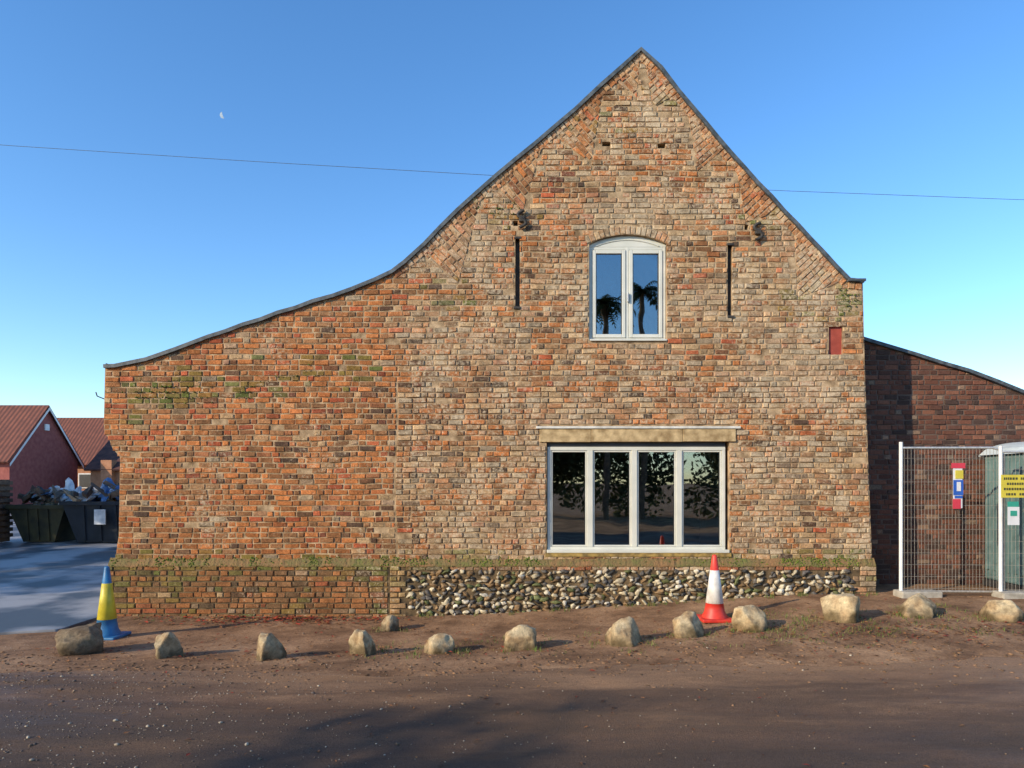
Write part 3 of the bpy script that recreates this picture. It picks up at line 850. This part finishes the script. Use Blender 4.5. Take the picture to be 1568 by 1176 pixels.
# ------------------------------------------------------------ yard: skips, pallets, houses
M_sk1 = nmat('skip_olive_shaded', (.02, .02, .01), (.06, .05, .018), 3, .8, .2)  # olive darkened, yard shade put into the colour
M_sk2 = nmat('skip_navy_shaded', (.008, .012, .018), (.016, .022, .032), 3, .8, .2)  # navy darkened too, in place of shade on the skip
M_wood = nmat('old_timber', (.08, .05, .035), (.18, .12, .07), 6, .85, .3)
M_bag = nmat('rubble_bag', (.45, .46, .48), (.75, .75, .74), 5, .7, .3, 10)
M_tarp = nmat('blue_tarp', (.05, .10, .2), (.08, .18, .36), 5, .6, .3, 10)
M_card = nmat('cardboard', (.3, .2, .12), (.4, .28, .17), 5, .9, .1)
def skip(x, y, w, dp, h, mat):
    e = empty('waste_skip'); z = gh(x, y)+.05
    a = .35
    V = [(x+a, y+.1, z), (x+w-a, y+.1, z), (x+w-a, y+dp-.1, z), (x+a, y+dp-.1, z), (x, y, z+h), (x+w, y, z+h), (x+w, y+dp, z+h), (x, y+dp, z+h)]
    F = [(0, 3, 2, 1), (0, 1, 5, 4), (1, 2, 6, 5), (2, 3, 7, 6), (3, 0, 4, 7)]
    o = pymesh('body', V, F, mat, e); s = o.modifiers.new('s', 'SOLIDIFY'); s.thickness = .05
    bars('rim', [(x-.04, x+w+.04, y-.05, y+.02, z+h-.04, z+h+.06), (x-.04, x+w+.04, y+dp-.02, y+dp+.05, z+h-.04, z+h+.06), (x-.05, x+.02, y, y+dp, z+h-.04, z+h+.06), (x+w-.02, x+w+.05, y, y+dp, z+h-.04, z+h+.06)], mat, e)
    V = []; F = []
    for i in range(3):
        xx = x+a+(w-2*a)*(i+.5)/3
        b = len(V)
        V += [(xx-.04, y+.06, z+.05), (xx+.04, y+.06, z+.05), (xx+.04, y-.03, z+h-.04), (xx-.04, y-.03, z+h-.04), (xx-.04, y+.12, z+.05), (xx+.04, y+.12, z+.05), (xx+.04, y+.01, z+h-.04), (xx-.04, y+.01, z+h-.04)]
        F += [tuple(b+q for q in f) for f in [(0, 1, 2, 3), (0, 3, 7, 4), (1, 5, 6, 2)]]
    pymesh('ribs', V, F, mat, e)
    for i in range(44):
        m = random.choice([M_bag, M_tarp, M_card, M_wood, M_wood, M_seal, M_bag, M_bag])
        cx = x+U(.15, w-.15); cy = y+U(.1, dp-.2); r = U(.08, .22); hh = .28*math.sin(math.pi*(cx-x)/w)
        if m in (M_bag, M_tarp): blobs('rubbish', [((cx, cy, z+h+U(-.05, .1)+hh), (r*1.4, r, r*.5), (U(0, 1), U(0, 1), R()*6), (1, 1, 1))], m, e, 3, 1.8, False)
        else:
            v, f = boxdata(-r*1.8, r*1.8, -.06, .06, -.02, .04)
            mm = Euler((U(-.6, .6), U(-.7, .7), R()*6)).to_matrix()
            pymesh('rubbish', [tuple(mm @ Vector(q)+Vector((cx, cy, z+h+U(.0, .2)+hh))) for q in v], f, m, e)
    return e
skip(-13.7, 9.0, 1.55, 1.7, .95, M_sk1); skip(-12.1, 8.8, 2.0, 1.7, 1.05, M_sk2)
box('site_notice_on_skip', -11.15, -10.85, 8.66, 8.69, gh(-11, 9)+.55, gh(-11, 9)+.95, M_bag, bpy.data.objects['waste_skip.001'])
e = empty('timber_stack')
bars('planks', [(-15.4, -13.85, 8.2, 9.4, .12+.16*i, .22+.16*i) for i in range(10)]+[(-15.3+.65*j, -15.2+.65*j, 8.25, 9.35, .0, 1.7) for j in range(3)], M_wood, e)
def gable_house(name, x0, x1, y0, y1, ze, zr, mw, mr):
    e = empty(name)
    ym = (y0+y1)/2
    V = [(x0, y0, -.3), (x1, y0, -.3), (x1, y1, -.3), (x0, y1, -.3), (x0, y0, ze), (x1, y0, ze), (x1, y1, ze), (x0, y1, ze), (x0, ym, zr), (x1, ym, zr)]
    F = [(0, 1, 5, 4), (1, 2, 6, 9, 5), (2, 3, 7, 6), (3, 0, 4, 8, 7)]
    o = .35; q = (zr-ze)/(ym-y0)
    RV = []
    for (ya, za) in ((y0-o, ze-o*q), (ym, zr), (y1+o, ze-o*q)):
        RV += [(x0-.2, ya, za+.06), (x1+.2, ya, za+.06)]
    pymesh('walls', V, F, mw, e)
    r = pymesh('roof', RV, [(0, 1, 3, 2), (2, 3, 5, 4)], mr, e); s = r.modifiers.new('s', 'SOLIDIFY'); s.thickness = .12; s.offset = 1
    return e
def tilemat(name, axis_):
    m, nt, b = new_mat(name)
    tc = nd(nt, 'ShaderNodeTexCoord')
    w = nd(nt, 'ShaderNodeTexWave', wave_type='BANDS', bands_direction=axis_); w.inputs['Scale'].default_value = 1.1; w.inputs['Distortion'].default_value = .3
    nt.links.new(tc.outputs['Object'], w.inputs['Vector'])
    n = nd(nt, 'ShaderNodeTexNoise'); n.inputs['Scale'].default_value = 2.5; nt.links.new(tc.outputs['Object'], n.inputs['Vector'])
    mx = nd(nt, 'ShaderNodeMath', operation='MULTIPLY'); nt.links.new(w.outputs['Fac'], mx.inputs[0]); nt.links.new(n.outputs['Fac'], mx.inputs[1])
    r = nd(nt, 'ShaderNodeValToRGB'); r.color_ramp.elements[0].color = (.09, .03, .022, 1); r.color_ramp.elements[1].color = (.26, .085, .05, 1); r.color_ramp.elements[1].position = .6
    nt.links.new(mx.outputs[0], r.inputs['Fac']); nt.links.new(r.outputs['Color'], b.inputs['Base Color']); b.inputs['Roughness'].default_value = .85
    return m
M_t1 = tilemat('pantiles_x', 'X')
h1 = gable_house('brick_bungalow', -44, -30, 31.2, 37.6, 3.1, 6.45, M_pink, M_t1)
for ya, yb in ((30.9, 34.4), (37.9, 34.4)):
    q = (6.45-3.1)/3.2
    za = 3.1-.35*q; zb_ = 6.5
    pymesh('bargeboard', [(-29.75, ya, za-.15), (-29.75, yb, zb_-.18), (-29.75, yb, zb_+.02), (-29.75, ya, za+.05)], [(0, 1, 2, 3)], M_white, h1)
box('gable_vent', -29.98, -29.9, 34.2, 34.6, 5.0, 5.4, M_white, h1)
h2 = gable_house('brick_bungalow', -46, -20, 45, 52, 3.3, 7.0, M_orange, M_t1)
box('window', -34.6, -33.4, 44.9, 45.02, 1.2, 2.4, M_white, h2); box('window_pane', -34.5, -33.5, 44.86, 44.95, 1.3, 2.3, M_seal, h2)
h3 = gable_house('brick_garage', -27.5, -21, 35, 42, 2.6, 5.2, M_orange, M_tiled)
box('chimney', -26.6, -25.9, 34.6, 35.2, -.2, 3.1, M_orange, h3)
box('garage_window', -25.3, -24.2, 34.9, 34.98, 1.1, 2.1, M_white, h3)
box('garage_pane', -25.2, -24.3, 34.84, 34.95, 1.2, 2.0, M_seal, h3)

# ------------------------------------------------------------ overhead cable and poles
for x in (-34, 34):
    e = empty('utility_pole'); tube('pole', [(x, 15, -.3), (x, 15, 16.6 if x < 0 else 13.1)], .13, M_wood, e)
    box('insulator', x-.1, x+.1, 14.85, 15.15, 15.4 if x < 0 else 11.9, 15.6 if x < 0 else 12.1, M_iron, e)
kk = 24.55/1045.3
def wz(u):
    return 1.6+(740-interp([(-660, 170), (0, 222), (400, 248), (760, 269), (1170, 291), (1568, 306), (2300, 322)], u))*kk
tube('overhead_cable', [((u-784)*kk, 15, wz(u)) for u in range(-660, 2231, 85)], .008, M_lead, None, 1)

# ------------------------------------------------------------ grass, leaves, gravel
V = []; F = []; C = []
def blade(x, y, h, w, lean, a, c):
    b = len(V); z = gh(x, y)
    dx, dy = math.cos(a), math.sin(a)
    V.extend([(x-dy*w, y+dx*w, z-.005), (x+dy*w, y-dx*w, z-.005), (x+dx*lean*.4+dy*w*.6, y+dy*lean*.4-dx*w*.6, z+h*.6), (x+dx*lean*.4-dy*w*.6, y+dy*lean*.4+dx*w*.6, z+h*.6), (x+dx*lean, y+dy*lean, z+h)])
    F.extend([(b, b+1, b+2, b+3), (b+3, b+2, b+4)]); C.extend([c]*5)
def tuft(x, y, n, h, r):
    for i in range(n):
        a = R()*6.28; q = r*math.sqrt(R())
        c = random.choice([(.11, .16, .03), (.15, .2, .04), (.08, .12, .03), (.24, .2, .08)])
        blade(x+q*math.cos(a), y+q*math.sin(a), h*U(.4, 1), U(.002, .004), U(.01, .05), R()*6.28, c)
for r in rocks:
    if r[0] > -2:
        for i in range(6): tuft(r[0]+U(-.3, .35), r[1]+U(-.2, .15), 14, .06, .07)
for i in range(150): tuft(U(2.5, 7.5), U(-2.5, -1.0), 16, .045, .12)
for i in range(45): x = U(-1.3, 5.3); tuft(x, -.1-U(0, .12), 10, .07, .05)
for i in range(110): tuft(U(-1.5, 4), U(-2.9, -1.7), 9, .04, .1)
for i in range(30): tuft(U(-5.2, -1.5), U(-.4, -.1), 6, .05, .06)
pymesh('grass', V, F, M_leaf, None, C)
V = []; F = []; C = []
def leaf(x, y, s, c):
    b = len(V); z = gh(x, y)+U(.004, .02); a = R()*6.28; t = U(-.5, .5); t2 = U(-.5, .5)
    for px, py, pz in ((-1, 0, 0), (-.2, -.5, .15), (1, 0, 0), (-.2, .5, .2)):
        qx = px*s*math.cos(a)-py*s*math.sin(a); qy = px*s*math.sin(a)+py*s*math.cos(a)
        V.append((x+qx, y+qy, z+pz*s+px*s*t*.3+py*s*t2*.3))
    F.append((b, b+1, b+2, b+3)); C.extend([c]*4)
lc = [(.30, .13, .05), (.20, .09, .04), (.12, .06, .035), (.36, .18, .07), (.28, .05, .03), (.1, .05, .03)]
for i in range(560): leaf(random.gauss(-3.1, .8), -.10-abs(random.gauss(0, .25)), U(.02, .045), random.choice(lc+[(.40, .055, .03)]*4))
for i in range(800): leaf(U(-5, 6.5), U(-3.6, -.12), U(.012, .035), random.choice(lc))
for i in range(380): x = random.choice(rocks); leaf(x[0]+random.gauss(.1, .25), x[1]+random.gauss(0, .15), U(.015, .035), random.choice(lc))
for i in range(260): leaf(U(-6, 6), U(-6.5, -3.4), U(.01, .028), random.choice(lc))
for i in range(500): leaf(random.gauss(4.2, 1.1), random.gauss(-2.3, .28), U(.015, .035), random.choice(lc))
pymesh('fallen_leaves', V, F, M_leaf, None, C)
it = []
for i in range(4200):
    if R() < .65: x, y = random.gauss(-3, 1.4), U(-6.6, -3.6)
    else: x, y = U(-6, 6.5), U(-6.8, -1.2)
    r = U(.002, .006) if R() < .96 else U(.007, .014)
    c = random.choice([(.30, .25, .19), (.14, .10, .07), (.42, .36, .28), (.1, .08, .07), (.26, .18, .12)])
    it.append(((x, y, gh(x, y)+.004+r*.3), (r*1.3, r, r*.7), (0, 0, R()*6), c))
blobs('gravel', it, M_flint, None, 1, .6)
it = []
for i in range(1500):
    x, y = U(-5.5, 6.5), -3.35+random.gauss(0, .5); r = U(.005, .018)
    it.append(((x, y, gh(x, y)+r*.1), (r*1.7, r, r*.5), (0, 0, R()*6), random.choice([(.20, .115, .06), (.28, .16, .085), (.13, .08, .045)])))
blobs('mud_clods', it, M_stone, None, 1, .8)

# ------------------------------------------------------------ planting across the road and shade trees added beside the yard
M_fol = colmat('foliage', rough=.6, scale=8, amt=.3, bump=0, trans=.35)
def foliage(V, F, C, cx, cy, cz, cr, cnt, size, col, squash=1):
    tone = U(.5, 1.3)
    for i in range(cnt):
        d = Vector((random.gauss(0, 1), random.gauss(0, 1), random.gauss(0, 1))).normalized()*cr*U(.5, 1.08); d.z *= squash
        p = Vector((cx, cy, cz))+d; a = Vector((U(-1, 1), U(-1, 1), U(-1, 1))).normalized()*size; b2 = a.cross(Vector((U(-1, 1), U(-1, 1), U(-1, 1)))).normalized()*size*.6
        b = len(V); V += [tuple(p-a), tuple(p+b2), tuple(p+a), tuple(p-b2)]; F.append((b, b+1, b+2, b+3))
        f = tone*U(.6, 1.3); C += [(col[0]*f, col[1]*f, col[2]*f)]*4
V = []; F = []; C = []
for i in range(105): foliage(V, F, C, U(-2, 22), -24+U(-1.5, 1.5), U(.5, 5.0), U(.9, 1.7), 260, .14, (.12, .12, .05))
hd = pymesh('hedge', V, F, M_fol, None, C)
def tree(x, y, h, r, dens=1.0):
    e = empty('broadleaf_tree')
    tube('trunk', [(x, y, -.3), (x+.1, y+.05, h*.3), (x-.05, y, h*.62)], .16, M_wood, e)
    V = []; F = []; C = []
    for i in range(10):
        a = R()*6.28; q = U(.4, 1)*r; zz = h*U(.40, .92)
        tx, ty = x+q*math.cos(a), y+q*math.sin(a)
        tube('limb', [(x, y, h*U(.25, .55)), ((x+tx)/2, (y+ty)/2, zz-.5), (tx, ty, zz)], .05, M_wood, e, 1)
        for k in range(3):
            foliage(V, F, C, tx+U(-.6, .6), ty+U(-.6, .6), zz+U(-.5, .3), U(.5, .95), int(70*dens), .12, (.12, .13, .04))
    pymesh('crown', V, F, M_fol, e, C)
for (x, y, h) in [(-20, -4.5, 8.0), (-20.5, -2, 8.8), (-19.6, .5, 8.2), (-20.5, 3, 8.8), (-20, 5.5, 8.4)]: tree(x, y, h, 1.6, 1.6)  # row out of view, added to shade the yard
for i in range(9): tree(-27+2.8*i+U(-.5, .5), -16.4+U(-.5, .5), U(6.4, 7.4), 1.4, .8)
def palm(x, y, h):
    e = empty('palm_tree')
    tube('trunk', [(x, y, -.3), (x+.1, y, h*.5), (x, y, h)], .13, M_wood, e)
    V = []; F = []; C = []
    for i in range(34):
        a = R()*6.28; el = U(-.3, 1.2); L = U(1.0, 1.4); pr = None
        for s in range(11):
            t = s/10
            r = L*t*math.cos(el*(1-t*.3)); zz = h+L*t*math.sin(el)-.9*t*t
            p = Vector((x+r*math.cos(a), y+r*math.sin(a), zz))
            if pr is not None:
                sd = Vector((-math.sin(a), math.cos(a), 0))
                for sg_ in (-1, 1):
                    b = len(V); ll = .32*math.sin(math.pi*(.15+.8*t)); q = p+sd*sg_*ll+Vector((0, 0, -.1))
                    V.extend([tuple(pr), tuple(p), tuple(q)]); F.append((b, b+1, b+2)); C.extend([(.05, .07, .025)]*3)
            pr = p
    pymesh('fronds', V, F, M_fol, e, C)
palm(4.1, -20, 9.4); palm(5.75, -20.5, 10.1)

# ------------------------------------------------------------ moon: flat crescent shaped as the lit part, tinted sky-blue, far away
M_moon = nmat('moon_lit_part', (.26, .36, .48), (.36, .46, .58), .5, 1, 0)
D = 400; mc = Vector((-442*D/1045.3, D-9.55, 1.6+564*D/1045.3)); rr_ = 2.1
V = []; F = []
N = 20
for i in range(N+1):
    t = math.pi*i/N; c, s = math.cos(t), math.sin(t)
    V += [(mc.x-s*rr_, mc.y, mc.z+c*rr_), (mc.x-s*rr_*.2, mc.y, mc.z+c*rr_)]
for i in range(N): F.append((i*2, i*2+2, i*2+3, i*2+1))
mo = pymesh('moon', V, F, M_moon)
mo.data.transform(Matrix.Translation(mc) @ Matrix.Rotation(math.radians(-20), 4, 'Y') @ Matrix.Translation(-mc))

# ------------------------------------------------------------ light
az, el = 55, 22
to_sun = Vector((-math.sin(math.radians(az))*math.cos(math.radians(el)), -math.cos(math.radians(az))*math.cos(math.radians(el)), math.sin(math.radians(el))))
sl = bpy.data.lights.new('sun', 'SUN'); sl.energy = 5.0; sl.angle = math.radians(.5); sl.color = (1, .84, .60)
so = link(bpy.data.objects.new('sun', sl)); so.rotation_euler = (-to_sun).to_track_quat('-Z', 'Y').to_euler()
w = bpy.data.worlds.new('World'); scene.world = w; w.use_nodes = True
nt = w.node_tree; bg = nt.nodes['Background']
sky = nt.nodes.new('ShaderNodeTexSky'); sky.sky_type = 'NISHITA'; sky.sun_disc = False
sky.sun_elevation = math.radians(el); sky.sun_rotation = math.radians(180+az)
sky.ozone_density = 3.0; sky.air_density = 1.0; sky.dust_density = .2
hs = nt.nodes.new('ShaderNodeHueSaturation'); hs.inputs['Hue'].default_value = .503; hs.inputs['Saturation'].default_value = 1.2; hs.inputs['Value'].default_value = 1.95
nt.links.new(sky.outputs[0], hs.inputs['Color']); nt.links.new(hs.outputs[0], bg.inputs[0]); bg.inputs[1].default_value = .14

# ------------------------------------------------------------ camera
cam = bpy.data.cameras.new('camera'); cam.lens = 24; cam.sensor_width = 36; cam.shift_y = (740-588)/1568; cam.clip_end = 3000
co = link(bpy.data.objects.new('camera', cam)); co.location = (0, -9.55, 1.6); co.rotation_euler = (math.radians(90), 0, 0)
scene.camera = co
scene.view_settings.view_transform = 'Standard'; scene.view_settings.look = 'None'; scene.view_settings.exposure = 0
